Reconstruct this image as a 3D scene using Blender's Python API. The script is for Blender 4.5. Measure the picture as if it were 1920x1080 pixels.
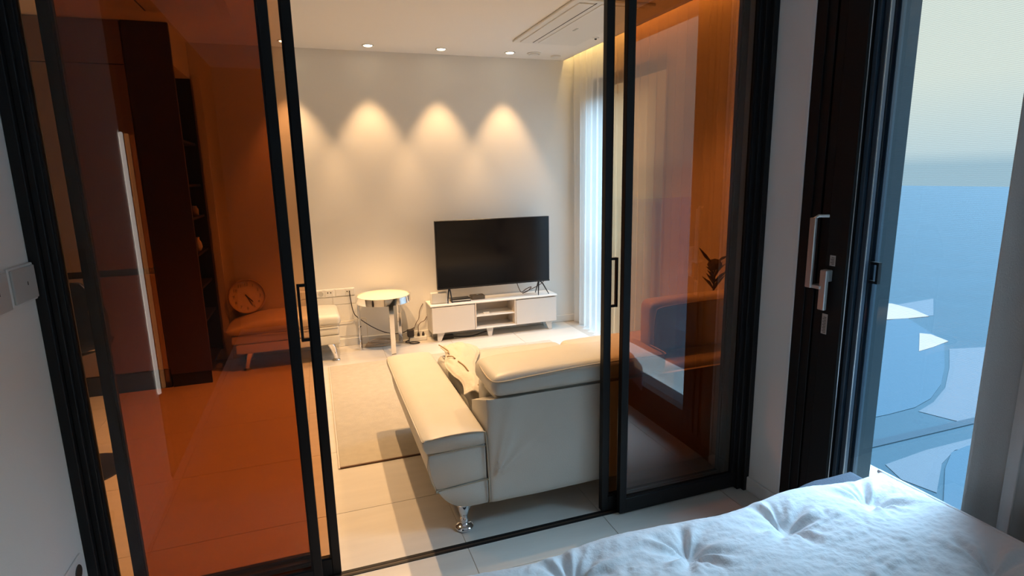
import bpy, bmesh, math, random
from mathutils import Vector, Matrix, noise
PI = math.pi; rnd = random.Random(7)
SC = bpy.context.scene; COL = SC.collection
for o in list(bpy.data.objects): bpy.data.objects.remove(o)

# ------------------------------------------------------------ camera
yaw, pit, rol = math.radians(19.0338), math.radians(11.3174), math.radians(-1.2158)
fw = Vector((math.sin(yaw)*math.cos(pit), math.cos(yaw)*math.cos(pit), -math.sin(pit)))
rt = Vector((math.cos(yaw), -math.sin(yaw), 0)); up = rt.cross(fw)
r2 = rt*math.cos(rol)+up*math.sin(rol); u2 = -rt*math.sin(rol)+up*math.cos(rol)
cd = bpy.data.cameras.new('camera'); cam = bpy.data.objects.new('camera', cd); COL.objects.link(cam)
cd.sensor_width = 36; cd.lens = 1061.6/1920*36; cd.clip_start = .02; cd.clip_end = 2000
M = Matrix.Identity(4)
for i, a in enumerate((r2, u2, -fw)):
    for j in range(3): M[j][i] = a[j]
M[2][3] = 1.5
cam.matrix_world = M; SC.camera = cam
# ------------------------------------------------------------ world, light, exposure
SC.view_settings.view_transform = 'Standard'; SC.view_settings.look = 'None'
SC.view_settings.exposure = 0.0; SC.view_settings.gamma = 1; SC.view_settings.use_curve_mapping = False
SC.cycles.use_denoising = True; SC.cycles.max_bounces = 10; SC.cycles.transparent_max_bounces = 24
SC.cycles.diffuse_bounces = 5; SC.cycles.glossy_bounces = 5; SC.cycles.sample_clamp_indirect = 6; SC.cycles.caustics_reflective = False; SC.cycles.caustics_refractive = False
W = bpy.data.worlds.new('world'); SC.world = W; W.use_nodes = True
nt = W.node_tree; nt.nodes.clear()
def N(nt, t, **k):
    n = nt.nodes.new(t)
    for a, b in k.items(): setattr(n, a, b)
    return n
tc = N(nt, 'ShaderNodeTexCoord'); sx = N(nt, 'ShaderNodeSeparateXYZ'); cr = N(nt, 'ShaderNodeValToRGB')
bg = N(nt, 'ShaderNodeBackground'); ou = N(nt, 'ShaderNodeOutputWorld')
nt.links.new(tc.outputs['Generated'], sx.inputs[0]); nt.links.new(sx.outputs['Z'], cr.inputs[0])
nt.links.new(cr.outputs[0], bg.inputs[0]); nt.links.new(bg.outputs[0], ou.inputs[0])
e = cr.color_ramp.elements
e[0].position = 0.0; e[0].color = (.45, .62, .72, 1)
e[1].position = .9; e[1].color = (.30, .55, 1.0, 1)
for p_, c_ in ((.02, (.70, .82, .84, 1)), (.12, (.92, .95, .84, 1)), (.42, (.88, .94, .86, 1)), (.6, (.5, .72, 1.0, 1))):
    q = e.new(p_); q.color = c_
bg.inputs[1].default_value = 1.0
sd = bpy.data.lights.new('daylight', 'SUN'); so = bpy.data.objects.new('daylight', sd); COL.objects.link(so)
sd.energy = 25.0; sd.color = (.46, .73, 1.0); sd.angle = math.radians(60)
so.rotation_euler = Vector((-1, .0, -1.35)).to_track_quat('-Z', 'Y').to_euler(); so.location = (6, 0, 6)

# ------------------------------------------------------------ materials
MATS = {}
def mat(name, col, rough=.5, metal=0, bump=0, bscale=60, var=0, vscale=4, emit=None, es=1, spec=.5, stretch=None, coat=0, sheen=0):
    m = bpy.data.materials.new(name); m.use_nodes = True; t = m.node_tree; b = t.nodes['Principled BSDF']
    b.inputs['Base Color'].default_value = (*col, 1); b.inputs['Roughness'].default_value = rough
    b.inputs['Metallic'].default_value = metal; b.inputs['Specular IOR Level'].default_value = spec
    b.inputs['Coat Weight'].default_value = coat; b.inputs['Sheen Weight'].default_value = sheen
    g = N(t, 'ShaderNodeTexCoord'); mp = N(t, 'ShaderNodeMapping'); t.links.new(g.outputs['Object'], mp.inputs[0])
    if stretch: mp.inputs['Scale'].default_value = stretch
    if var:
        n = N(t, 'ShaderNodeTexNoise'); n.inputs['Scale'].default_value = vscale; n.inputs['Detail'].default_value = 4
        t.links.new(mp.outputs[0], n.inputs[0])
        r = N(t, 'ShaderNodeValToRGB'); r.color_ramp.elements[0].position = .3; r.color_ramp.elements[1].position = .7
        r.color_ramp.elements[0].color = (*[c*(1-var) for c in col], 1); r.color_ramp.elements[1].color = (*[min(1, c*(1+var)) for c in col], 1)
        t.links.new(n.outputs[0], r.inputs[0]); t.links.new(r.outputs[0], b.inputs['Base Color'])
    if bump:
        n = N(t, 'ShaderNodeTexNoise'); n.inputs['Scale'].default_value = bscale; n.inputs['Detail'].default_value = 3
        t.links.new(mp.outputs[0], n.inputs[0])
        bp = N(t, 'ShaderNodeBump'); bp.inputs['Strength'].default_value = bump; bp.inputs['Distance'].default_value = .01
        t.links.new(n.outputs[0], bp.inputs['Height']); t.links.new(bp.outputs[0], b.inputs['Normal'])
    if emit:
        b.inputs['Emission Color'].default_value = (*emit, 1); b.inputs['Emission Strength'].default_value = es
    MATS[name] = m; return m
def tint_glass(name, col, rough=0.0, ior=1.5, boost=0.0):
    m = bpy.data.materials.new(name); m.use_nodes = True; t = m.node_tree; t.nodes.clear()
    tr = N(t, 'ShaderNodeBsdfTransparent'); tr.inputs[0].default_value = (*col, 1)
    gl = N(t, 'ShaderNodeBsdfGlossy'); gl.inputs['Roughness'].default_value = rough; gl.inputs[0].default_value = (1, 1, 1, 1)
    ge = N(t, 'ShaderNodeNewGeometry'); dp = N(t, 'ShaderNodeVectorMath', operation='DOT_PRODUCT')   # Schlick, the same from both sides of the thin pane
    t.links.new(ge.outputs['Incoming'], dp.inputs[0]); t.links.new(ge.outputs['Normal'], dp.inputs[1])
    ab = N(t, 'ShaderNodeMath', operation='ABSOLUTE'); t.links.new(dp.outputs['Value'], ab.inputs[0])
    om = N(t, 'ShaderNodeMath', operation='SUBTRACT'); om.inputs[0].default_value = 1; t.links.new(ab.outputs[0], om.inputs[1])
    pw = N(t, 'ShaderNodeMath', operation='POWER'); pw.inputs[1].default_value = 5; t.links.new(om.outputs[0], pw.inputs[0])
    r0 = ((ior-1)/(ior+1))**2; fr = N(t, 'ShaderNodeMath', operation='MULTIPLY_ADD'); fr.inputs[1].default_value = 1-r0; fr.inputs[2].default_value = r0
    t.links.new(pw.outputs[0], fr.inputs[0])
    ad = N(t, 'ShaderNodeMath', operation='ADD'); ad.inputs[1].default_value = boost; ad.use_clamp = True
    mx = N(t, 'ShaderNodeMixShader'); o = N(t, 'ShaderNodeOutputMaterial')
    t.links.new(fr.outputs[0], ad.inputs[0]); t.links.new(ad.outputs[0], mx.inputs[0])
    t.links.new(tr.outputs[0], mx.inputs[1]); t.links.new(gl.outputs[0], mx.inputs[2]); t.links.new(mx.outputs[0], o.inputs[0])
    MATS[name] = m; return m
def sheer(name, col, transp, lines=0):
    m = bpy.data.materials.new(name); m.use_nodes = True; t = m.node_tree; t.nodes.clear()
    tr = N(t, 'ShaderNodeBsdfTransparent'); tl = N(t, 'ShaderNodeBsdfTranslucent'); df = N(t, 'ShaderNodeBsdfDiffuse')
    tl.inputs[0].default_value = (*col, 1); df.inputs[0].default_value = (*col, 1)
    a = N(t, 'ShaderNodeMixShader'); a.inputs[0].default_value = .5; b = N(t, 'ShaderNodeMixShader'); b.inputs[0].default_value = transp
    o = N(t, 'ShaderNodeOutputMaterial')
    t.links.new(df.outputs[0], a.inputs[1]); t.links.new(tl.outputs[0], a.inputs[2])
    t.links.new(a.outputs[0], b.inputs[1]); t.links.new(tr.outputs[0], b.inputs[2]); t.links.new(b.outputs[0], o.inputs[0])
    if lines:
        g = N(t, 'ShaderNodeTexCoord'); w = N(t, 'ShaderNodeTexWave', bands_direction='Z'); w.inputs['Scale'].default_value = lines
        w.inputs['Distortion'].default_value = 2.5; w.inputs['Detail'].default_value = 2
        mp = N(t, 'ShaderNodeMapRange'); mp.inputs[3].default_value = transp-.09; mp.inputs[4].default_value = transp+.05
        t.links.new(g.outputs['Object'], w.inputs[0]); t.links.new(w.outputs[1], mp.inputs[0]); t.links.new(mp.outputs[0], b.inputs[0])
    MATS[name] = m; return m
WALLC = mat('wall_paper', (.76, .75, .72), .85, bump=.06, bscale=220)
CEILC = mat('ceiling_paint', (.82, .81, .79), .9)
TRIMW = mat('white_trim', (.72, .72, .70), .45)
BLACKM = mat('black_aluminium', (.010, .010, .011), .45, spec=.22)
BLACKM2 = mat('black_aluminium_dark', (.006, .006, .007), .5, spec=.3)
GROOVE = mat('track_brown', (.05, .03, .02), .5)
TILE = mat('floor_tile', (.60, .565, .51), .38, var=.05, vscale=7, stretch=(.25, 2.2, 1), bump=.03, bscale=40)
GROUT = mat('grout', (.47, .43, .38), .8)
LEATHER = mat('cream_leather', (.54, .525, .475), .42, bump=.10, bscale=260, var=.02, vscale=9)
PIPING = mat('leather_piping', (.42, .36, .27), .5)
CHROME = mat('chrome', (.86, .86, .88), .05, metal=1)
RUG = mat('rug_weave', (.53, .48, .39), .95, bump=.5, bscale=900, var=.05, vscale=20)
RUGE = mat('rug_edge', (.13, .07, .04), .9)
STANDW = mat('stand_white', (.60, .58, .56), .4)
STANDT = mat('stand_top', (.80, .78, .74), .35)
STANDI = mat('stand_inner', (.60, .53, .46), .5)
TVB = mat('tv_black', (.008, .008, .010), .3)
SCREEN = mat('tv_screen', (.004, .004, .006), .12, spec=.35)
DARKW = mat('dark_cabinet', (.055, .028, .022), .5)
GREYB = mat('brown_cabinet', (.26, .20, .17), .55)
BLACKI = mat('shelf_black', (.012, .010, .010), .6)
CABLEB = mat('cable_black', (.02, .015, .015), .5)
CABLEW = mat('cable_white', (.72, .66, .56), .5)
CABLEBR = mat('cable_brown', (.10, .05, .03), .5)
PLAST = mat('white_plastic', (.72, .72, .70), .35)
PLASTG = mat('grey_plastic', (.48, .48, .46), .4)
HOLE = mat('socket_hole', (.03, .025, .02), .6)
PEARL = mat('table_top_cream', (.86, .78, .60), .35)
BEDC = mat('duvet_cotton', (.80, .82, .84), .85, bump=.3, bscale=60, sheen=.2)
BEDN = mat('navy_cotton', (.080, .098, .130), .9, bump=.4, bscale=260)
MATT = mat('mattress_cloth', (.5, .5, .52), .9)
DRAPE = mat('taupe_drape', (.50, .42, .37), .9, bump=.25, bscale=500, stretch=(1, 1, .4))
SILVER = mat('satin_silver', (.62, .58, .55), .32, metal=.75)
STICK = mat('sticker_silver', (.42, .36, .32), .4)
CLOCKF = mat('clock_face', (.78, .74, .66), .6); CLOCKR = mat('clock_rim', (.46, .36, .25), .4)
INK = mat('clock_ink', (.05, .03, .02), .6)
GLOW = mat('lamp_glow', (1, .9, .7), .5, emit=(1, .86, .62), es=12)
LED = mat('led_glow', (1, .8, .4), .5, emit=(1, .66, .24), es=28)
HALL = mat('strip_glow_white', (1, .95, .9), .5, emit=(1, .93, .84), es=5)  # emission of the added strip on the bedroom wall
AMBER = tint_glass('bronze_glass', (.66, .40, .22), 0, 1.55, .05); AMBERL = tint_glass('bronze_glass_left', (.66, .42, .25), 0, 1.5, .0)
CLEAR = tint_glass('clear_glass', (.90, .97, .98), 0, 1.45)
MESHS = sheer('insect_mesh', (.07, .13, .16), .82, lines=55)
SHEER = sheer('sheer_fabric', (.86, .85, .82), .34)
GROUND = mat('ground_blue', (.009, .034, .050), .9, var=.06, vscale=.2)
PALE = mat('pale_paving', (.066, .075, .088), .9); PALEW = mat('white_paving', (.27, .19, .155), .9)
MIDB = mat('blue_paving', (.019, .050, .074), .9); KERB = mat('kerb_blue', (.006, .022, .036), .9)
FACADE = mat('facade_blue', (.07, .105, .135), .7, bump=.8, bscale=60, var=.35, vscale=45)
MOULD = mat('chair_black', (.012, .012, .013), .35)
LEAFM = mat('dried_leaf', (.05, .035, .02), .8)

# ------------------------------------------------------------ helpers
def addm(bm, bm2):
    me = bpy.data.meshes.new('t'); bm2.to_mesh(me); bm.from_mesh(me); bpy.data.meshes.remove(me); bm2.free()
def box(bm, x0, x1, y0, y1, z0, z1, bev=0, seg=2):
    b = bmesh.new(); bmesh.ops.create_cube(b, size=1)
    for v in b.verts: v.co = Vector(((x0+x1)/2+v.co.x*(x1-x0), (y0+y1)/2+v.co.y*(y1-y0), (z0+z1)/2+v.co.z*(z1-z0)))
    if bev: bmesh.ops.bevel(b, geom=list(b.edges), offset=bev, segments=seg, profile=.5, affect='EDGES')
    addm(bm, b); return bm
def tube(bm, pts, r, n=8, closed=False, caps=True):
    pts = [Vector(p) for p in pts]; rings = []; L = len(pts); prev = None
    for i, p in enumerate(pts):
        a = pts[i-1] if (i > 0 or closed) else p; c = pts[(i+1) % L] if (i < L-1 or closed) else p
        d = (c-a).normalized() if (c-a).length > 1e-9 else Vector((0, 0, 1))
        if prev is None: s = d.cross(Vector((0, 0, 1)) if abs(d.z) < .9 else Vector((1, 0, 0))).normalized()
        else:
            s = prev-d*prev.dot(d); s = s.normalized() if s.length > 1e-6 else prev
        prev = s; u = d.cross(s); rr = r[i] if isinstance(r, (list, tuple)) else r
        rings.append([bm.verts.new(p+(s*math.cos(2*PI*k/n)+u*math.sin(2*PI*k/n))*rr) for k in range(n)])
    for i in range(L if closed else L-1):
        A, B = rings[i], rings[(i+1) % L]
        for k in range(n): bm.faces.new((A[k], A[(k+1) % n], B[(k+1) % n], B[k]))
    if caps and not closed: bm.faces.new(rings[0][::-1]); bm.faces.new(rings[-1])
    return bm
def lathe(bm, prof, c=(0, 0, 0), n=32, axis='z'):
    rings = []
    for r, h in prof:
        ring = []
        for k in range(n):
            a = 2*PI*k/n; x, y = max(r, 1e-4)*math.cos(a), max(r, 1e-4)*math.sin(a)
            P = (x, y, h) if axis == 'z' else ((x, h, y) if axis == 'y' else (h, x, y))
            ring.append(bm.verts.new((P[0]+c[0], P[1]+c[1], P[2]+c[2])))
        rings.append(ring)
    for A, B in zip(rings, rings[1:]):
        for k in range(n): bm.faces.new((A[k], A[(k+1) % n], B[(k+1) % n], B[k]))
    bm.faces.new(rings[0][::-1]); bm.faces.new(rings[-1]); return bm
def smoothpts(P, k=6):
    P = [Vector(p) for p in P]; out = []
    for i in range(len(P)-1):
        p0, p1, p2, p3 = P[max(i-1, 0)], P[i], P[i+1], P[min(i+2, len(P)-1)]
        for j in range(k):
            t = j/k; out.append(.5*((2*p1)+(p2-p0)*t+(2*p0-5*p1+4*p2-p3)*t*t+(3*p1-p0-3*p2+p3)*t**3))
    out.append(P[-1]); return out
def obj(name, bm, m, parent=None, smooth=False, auto=None):
    bmesh.ops.recalc_face_normals(bm, faces=list(bm.faces))
    me = bpy.data.meshes.new(name); bm.to_mesh(me); bm.free()
    for q in (m if isinstance(m, (list, tuple)) else [m]): me.materials.append(q)
    if smooth:
        for p in me.polygons: p.use_smooth = True
        if auto is not None:
            try: me.set_sharp_from_angle(angle=math.radians(auto))
            except Exception: pass
    o = bpy.data.objects.new(name, me); COL.objects.link(o)
    if parent:
        o.parent = parent
        if parent.location.length or parent.rotation_euler.z: pass
    return o
def tag(o, label, cat, group=None):
    o['label'] = label; o['category'] = cat
    if group: o['group'] = group
    return o
def thing(name, label, cat, loc=(0, 0, 0), group=None, rz=0):
    o = bpy.data.objects.new(name, None); COL.objects.link(o); o.location = loc; o.rotation_euler = (0, 0, rz); o.empty_display_size = .1
    return tag(o, label, cat, group)
def wobj(name, bm, m, root, **k):
    """part given in world coordinates under a root standing at root.location"""
    for v in bm.verts: v.co -= root.location
    return obj(name, bm, m, root, **k)
def struct(name, bm, m, **k):
    o = obj(name, bm, m, **k); o['kind'] = 'structure'; return o
def sroot(name, loc=(0, 0, 0)):
    o = bpy.data.objects.new(name, None); COL.objects.link(o); o.location = loc; o['kind'] = 'structure'; return o
B = bmesh.new
def put(o):  # bakes nothing, keeps parts relative
    return o

# ------------------------------------------------------------ room shell
YW = 5.2; XR = 2.55; CZ = 2.55
fl = struct('floor', box(B(), -2.9, 2.6, -2.2, 5.3, -.06, -.003), GROUT)
P = .62; tm = None; x0 = .484-P*6; y0 = 1.85-P*7; s = 0
bm = box(B(), .0012, P-.0012, .0012, P-.0012, -.0028, 0.0, .0008, 1)
for i in range(10):
    for j in range(13):
        x, y = x0+i*P, y0+j*P
        if y+P < -1.9 or x > 2.0: continue
        if tm is None: t = obj('tile', bm, TILE, fl); tm = t.data
        else: t = bpy.data.objects.new('tile', tm); COL.objects.link(t); t.parent = fl
        t.location = (x, y, 0)
        if y+P > YW: t.scale.y = (YW-y)/P
        if x+P > XR: t.scale.x = (XR-x)/P
struct('wall_back', box(B(), -2.8, 2.75, YW, YW+.12, 0, 2.8), WALLC)
struct('baseboard_back', box(B(), -.78, XR, YW-.012, YW, 0, .07, .003, 1), WALLC)
b = B(); box(b, -2.8, 2.36, 2.0, YW, CZ, CZ+.1); box(b, -2.8, 2.6, -2.2, 2.0, CZ, CZ+.1)
struct('ceiling', b, CEILC)
b = B(); box(b, 2.36, 2.62, 2.15, YW, 2.72, 2.8); box(b, 2.352, 2.36, 2.15, YW, 2.55, 2.75)
struct('trim_1', b, CEILC)
# bedroom left wall up to the sliding doors, with a doorway to the hall further back
b = B(); box(b, -.90, -.78, 1.02, 2.10, 0, CZ)
struct('wall_left', b, WALLC)
DKW = mat('dark_wardrobe', (.035, .028, .025), .6)
struct('wall_left_rear', box(B(), -.90, -.80, -2.2, 1.02, 0, CZ), DKW)
struct('baseboard_left', box(B(), -.78, -.77, 1.04, 1.95, 0, .07, .002, 1), TRIMW)
WARD = mat('wardrobe_taupe', (.30, .27, .25), .6)
struct('wall_rear', box(B(), -2.8, 2.6, -2.3, -2.2, 0, 2.6), WARD)
b = B(); box(b, -2.9, -2.8, -2.2, 5.3, 0, 2.6); struct('wall_far_left', b, WARD)
b = B(); box(b, -2.8, -.9, .0, .1, 0, 2.55); box(b, -2.8, -.9, 2.0, 2.10, 0, 2.55); struct('wall_hall', b, WARD)
b = B(); box(b, 1.85, 2.12, 1.795, 2.15, 0, 2.55); box(b, 2.12, 2.62, 2.06, 2.15, 0, 2.55); struct('wall_right', b, WALLC)
b = B(); box(b, 1.85, 2.1, -2.2, -1.45, 0, 2.55); box(b, 1.85, 2.1, -1.45, 1.795, 2.42, 2.55); struct('wall_right_rear', b, WALLC)
struct('baseboard_right', box(B(), 1.838, 1.85, 1.80, 1.985, 0, .07, .003, 1), TRIMW)
b = B(); box(b, 1.845, 2.0, 1.778, 1.795, 0, 2.42, .002, 1); struct('trim_2', b, TRIMW)
b = B(); box(b, XR, 2.7, 5.02, YW, 0, 2.8); box(b, XR, 2.7, 2.15, 3.75, 0, 2.8); box(b, XR, 2.7, 3.75, 5.02, 2.35, 2.8)
struct('wall_window_side', b, WALLC)
struct('wall_header', box(B(), -.9, 1.95, 1.98, 2.10, 2.40, CZ), WALLC)

# ------------------------------------------------------------ sliding glass doors
b = B(); box(b, -.78, -.752, 1.965, 2.125, 0, 2.40, .002, 1); box(b, -.752, -.735, 1.985, 2.09, 0, 2.40, .002, 1); struct('trim_3', b, BLACKM)
b = B(); box(b, 1.822, 1.85, 1.965, 2.11, 0, 2.40, .002, 1); box(b, 1.80, 1.822, 1.985, 2.10, 0, 2.40, .002, 1); struct('trim_4', b, BLACKM)
struct('trim_5', box(B(), -.78, 1.85, 1.965, 2.11, 2.37, 2.40), BLACKM)
b = B(); box(b, -.735, 1.80, 2.046, 2.060, -.002, .003); box(b, -.735, 1.80, 2.024, 2.034, -.002, .003); struct('trim_6', b, BLACKM2)
struct('trim_7', box(B(), -.735, 1.80, 2.034, 2.046, -.002, .0015), GROOVE)
def door(n, xa, xb, yf, handle=None, sw=.031):
    r = sroot('door_%d' % n, ((xa+xb)/2, yf+.015, 0))
    for a, c in ((xa, xa+sw), (xb-sw, xb)):
        wobj('stile', box(B(), a, c, yf, yf+.03, .008, 2.37, .0015, 1), BLACKM, r)
    wobj('bottom_rail', box(B(), xa+sw, xb-sw, yf+.001, yf+.029, .008, .075, .0015, 1), BLACKM, r)
    wobj('top_rail', box(B(), xa+sw, xb-sw, yf+.001, yf+.029, 2.30, 2.37, .0015, 1), BLACKM, r)
    b = B(); box(b, xa+sw, xa+sw+.006, yf+.006, yf+.024, .075, 2.30); box(b, xb-sw-.006, xb-sw, yf+.006, yf+.024, .075, 2.30)
    box(b, xa+sw+.006, xb-sw-.006, yf+.006, yf+.024, .075, .081)
    wobj('glazing_bead', b, BLACKM2, r)
    wobj('glass_pane', (lambda q: (q.faces.new([q.verts.new(v) for v in ((xa+sw, yf+.015, .075), (xb-sw, yf+.015, .075), (xb-sw, yf+.015, 2.30), (xa+sw, yf+.015, 2.30))]), q)[1])(B()), AMBERL if n in (1, 2, 5) else AMBER, r)
    if handle:
        hx, dx, z0, z1 = handle; b = B(); s_ = 1 if dx > 0 else -1
        a, c = sorted((hx, hx+dx))
        for z in (z0, z1-.010): box(b, a, c, yf+.004, yf+.016, z, z+.010, .001, 1)
        e0 = hx+dx
        box(b, min(e0, e0-s_*.009), max(e0, e0-s_*.009), yf+.002, yf+.018, z0, z1, .001, 1)
        wobj('handle', b, BLACKM2, r)
    return r
door(1, -.752, -.0805, 2.0)                                     # near left leaf
door(5, -.698, -.084, 2.09)                                     # rearmost left leaf, added to darken the view through the glass
door(2, -.684, -.0135, 2.045, (-.045, -.032, .940, 1.145))       # far left leaf
door(3, 1.109, 1.772, 2.045, (1.139, .036, .945, 1.155))        # far right leaf
door(4, 1.174, 1.815, 2.0)                                      # near right leaf
struct('wall_lintel_side', box(B(), -.80, -.78, 2.0, 2.1, 0, CZ), WALLC)

# ------------------------------------------------------------ balcony window beside the bed
w1 = sroot('window_1', (1.90, 1.4, 0))
def wf(name, m, *a, bev=.0015): return wobj(name, box(B(), *a, bev, 1), m, w1)
wf('frame', BLACKM2, 1.853, 2.10, 1.690, 1.777, 0, 2.42)
wf('frame', BLACKM2, 1.853, 2.10, -1.45, -1.37, 0, 2.42)
wf('frame', BLACKM2, 1.853, 2.10, -1.37, 1.69, 2.34, 2.42)
wf('frame', BLACKM2, 1.853, 2.10, -1.37, 1.69, 0, .12)
wf('frame', BLACKM2, 1.908, 2.10, 1.56, 1.695, 0, 2.42)
wf('frame_lip', BLACKM, 1.846, 1.853, 1.728, 1.777, 0, 2.42)
wf('sash_stile', BLACKM, 1.842, 1.905, 1.548, 1.636, .10, 2.36)
wf('sash_stile', BLACKM, 1.848, 1.905, 1.640, 1.676, .10, 2.36)
wf('sash_rail', BLACKM, 1.85, 1.905, -1.30, 1.548, .10, .19)
wf('gasket', SILVER, 1.852, 1.856, 1.5445, 1.548, .19, 2.34)
OUT = mat('outer_frame', (.025, .04, .06), .4)
wf('inner_stile', OUT, 1.868, 1.905, 1.528, 1.5445, .19, 2.34)
wf('inner_stile', OUT, 1.880, 1.905, 1.508, 1.524, .19, 2.34)
wf('gasket', SILVER, 1.880, 1.884, 1.5035, 1.507, .19, 2.34)
wf('screen_stile', OUT, 1.93, 1.955, 1.505, 1.56, .12, 2.34)
b = B(); box(b, 1.925, 1.932, 1.412, 1.440, 1.092, 1.10); box(b, 1.925, 1.932, 1.412, 1.440, 1.158, 1.166); box(b, 1.925, 1.932, 1.405, 1.412, 1.092, 1.166)
b.free()
b = B(); box(b, 1.915, 1.93, 1.484, 1.512, 1.080, 1.090); box(b, 1.915, 1.93, 1.484, 1.512, 1.150, 1.160); box(b, 1.915, 1.93, 1.476, 1.485, 1.080, 1.160)
wobj('screen_pull', b, BLACKM2, w1)
def quad(pts):
    q = B(); q.faces.new([q.verts.new(p) for p in pts]); return q
wobj('glass_pane', quad(((1.895, -1.3, .19), (1.895, 1.5035, .19), (1.895, 1.5035, 2.34), (1.895, -1.3, 2.34))), CLEAR, w1)
wobj('insect_screen', quad(((1.942, -.2, .12), (1.942, 1.507, .12), (1.942, 1.507, 2.34), (1.942, -.2, 2.34))), MESHS, w1)
# pull handle, latch and stickers on the sash
b = B(); box(b, 1.793, 1.806, 1.655, 1.682, 1.045, 1.315, .003, 2)
b2 = tube(B(), [(1.800, 1.668, 1.310), (1.812, 1.660, 1.322), (1.843, 1.640, 1.322)], .0065, 8); addm(b, b2)
box(b, 1.800, 1.843, 1.618, 1.664, 1.045, 1.058, .002, 1)
wobj('pull_handle', b, SILVER, w1)
b = B(); box(b, 1.820, 1.842, 1.600, 1.632, 1.075, 1.12, .003, 1); box(b, 1.806, 1.822, 1.597, 1.628, .965, 1.12, .003, 1)
wobj('latch_lever', b, SILVER, w1)
for z0, z1, yc in ((1.135, 1.175, 1.606), (.865, .945, 1.618)):
    st = wobj('sticker', box(B(), 1.8405, 1.842, yc-.012, yc+.012, z0, z1), STICK, w1)
    b = B()
    k = 0
    z = z0+.006
    while z < z1-.008:
        box(b, 1.8398, 1.8405, yc-.008, yc+.004+.004*(k % 2), z, z+.0022); z += .006; k += 1
    o = obj('print', b, INK, st); o.location = -w1.location
# exterior seen through it
b = B(); box(b, 2.72, 2.76, 2.10, 3.0, -6, 6); FP = struct('wall_outside', b, FACADE)
g = struct('ground', box(B(), 3.2, 400, -250, 300, -12.4, -12), GROUND)
C0 = Vector((0, 0, 1.5))
def onplane(x, y, z=-12.0):
    d = fw+r2*((x-960)/1061.6)-u2*((y-540)/1061.6); t = (z-C0.z)/d.z; return C0+d*t
def slab(name, pts, m, h):
    b = B(); top = [b.verts.new((*onplane(x, y, -12).xy, -12+h)) for x, y in pts]; bot = [b.verts.new((v.co.x, v.co.y, -12)) for v in top]
    b.faces.new(top); n = len(top)
    for i in range(n): b.faces.new((top[i], top[(i+1) % n], bot[(i+1) % n], bot[i]))
    return struct(name, b, m)
slab('paving_blue_block', [(1632, 606), (1700, 596), (1770, 640), (1771, 690), (1764, 722), (1745, 748), (1715, 765), (1665, 778), (1626, 786)], MIDB, .04)
slab('paving_pale_field', [(1780, 655), (1910, 648), (1905, 700), (1855, 782), (1800, 792), (1722, 772), (1750, 755), (1772, 728), (1780, 690)], PALE, .03)
slab('paving_white_wedge', [(1645, 570), (1672, 570), (1710, 580), (1742, 594), (1700, 598), (1645, 601)], PALEW, .06)
slab('paving_white_point', [(1724, 626), (1745, 628), (1778, 641), (1750, 652), (1723, 660)], PALEW, .07)
slab('paving_pale_strip', [(1620, 582), (1750, 560), (1750, 592), (1620, 600)], PALE, .02)
slab('kerb_line', [(1600, 836), (1850, 779), (1850, 790), (1600, 849)], KERB, .06)
slab('paving_pale_walk', [(1660, 872), (1735, 845), (1880, 808), (1880, 828), (1790, 845), (1766, 870), (1756, 925), (1690, 900)], PALE, .03)
slab('paving_pale_rim', [(1850, 782), (1930, 765), (1930, 812), (1850, 800)], PALE, .03)
slab('paving_round_pool', [(1772, 880), (1784, 850), (1812, 838), (1900, 820), (1900, 980), (1768, 960)], MIDB, .05)

# ------------------------------------------------------------ living room window behind the sheer
w2 = sroot('window_2', (2.62, 4.4, 0))
for a in ((2.58, 2.68, 3.75, 3.82, .05, 2.35), (2.58, 2.68, 4.95, 5.02, .05, 2.35), (2.58, 2.68, 3.82, 4.95, .05, .12), (2.58, 2.68, 3.82, 4.95, 2.28, 2.35)):
    wobj('frame', box(B(), *a, .002, 1), BLACKM, w2)
wobj('glass_pane', quad(((2.63, 3.82, .12), (2.63, 4.95, .12), (2.63, 4.95, 2.28), (2.63, 3.82, 2.28))), CLEAR, w2)
rl = thing('balcony_railing', 'slatted railing outside the window, faint behind the sheer curtain', 'railing', (3.1, 4, -.3))
wobj('top_rail', box(B(), 3.07, 3.13, 3.25, 5.6, 1.16, 1.21), BLACKM, rl)
for k in range(19):
    y = 3.35+k*.12
    if k == 0: bar = wobj('bar', box(B(), 3.085, 3.115, y-.015, y+.015, -.3, 1.16), BLACKM, rl); bl = bar.location.copy()
    else:
        c = bar.copy(); COL.objects.link(c); c.location.y = k*.12
def wavy(name, m, x, ya, yb, z0, z1, amp, per, thick=0, seed=1, nz=12, taper=0, parent=None, dens=14):
    b = B(); n = int((yb-ya)/per*dens); g = []
    for i in range(n+1):
        col = []; t = i/n; y = ya+(yb-ya)*t
        ph = 2*PI*(y-ya)/per+1.3*noise.noise(Vector((y*1.7, seed, 0)))
        for k in range(nz+1):
            z = z0+(z1-z0)*k/nz; a = amp*(.75+.5*noise.noise(Vector((y*3, seed+5, z*.4))))*(1-taper*(z-z0)/(z1-z0))
            s = math.sin(ph+.5*noise.noise(Vector((y*2, z*.8, seed))))
            s = math.copysign(abs(s)**.7, s)
            col.append(b.verts.new((x+a*s, y+.35*a*math.sin(2*ph), z)))
        g.append(col)
    for i in range(n):
        for k in range(nz): b.faces.new((g[i][k], g[i+1][k], g[i+1][k+1], g[i][k+1]))
    o = obj(name, b, m, parent, smooth=True)
    if thick:
        md = o.modifiers.new('s', 'SOLIDIFY'); md.thickness = thick
    return o
cu = wavy('sheer_curtain', SHEER, 2.445, 2.25, 5.16, .02, 2.70, .030, .115, seed=3)
tag(cu, 'white sheer curtain in fine folds along the living room window, lit from above', 'curtain')
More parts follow.
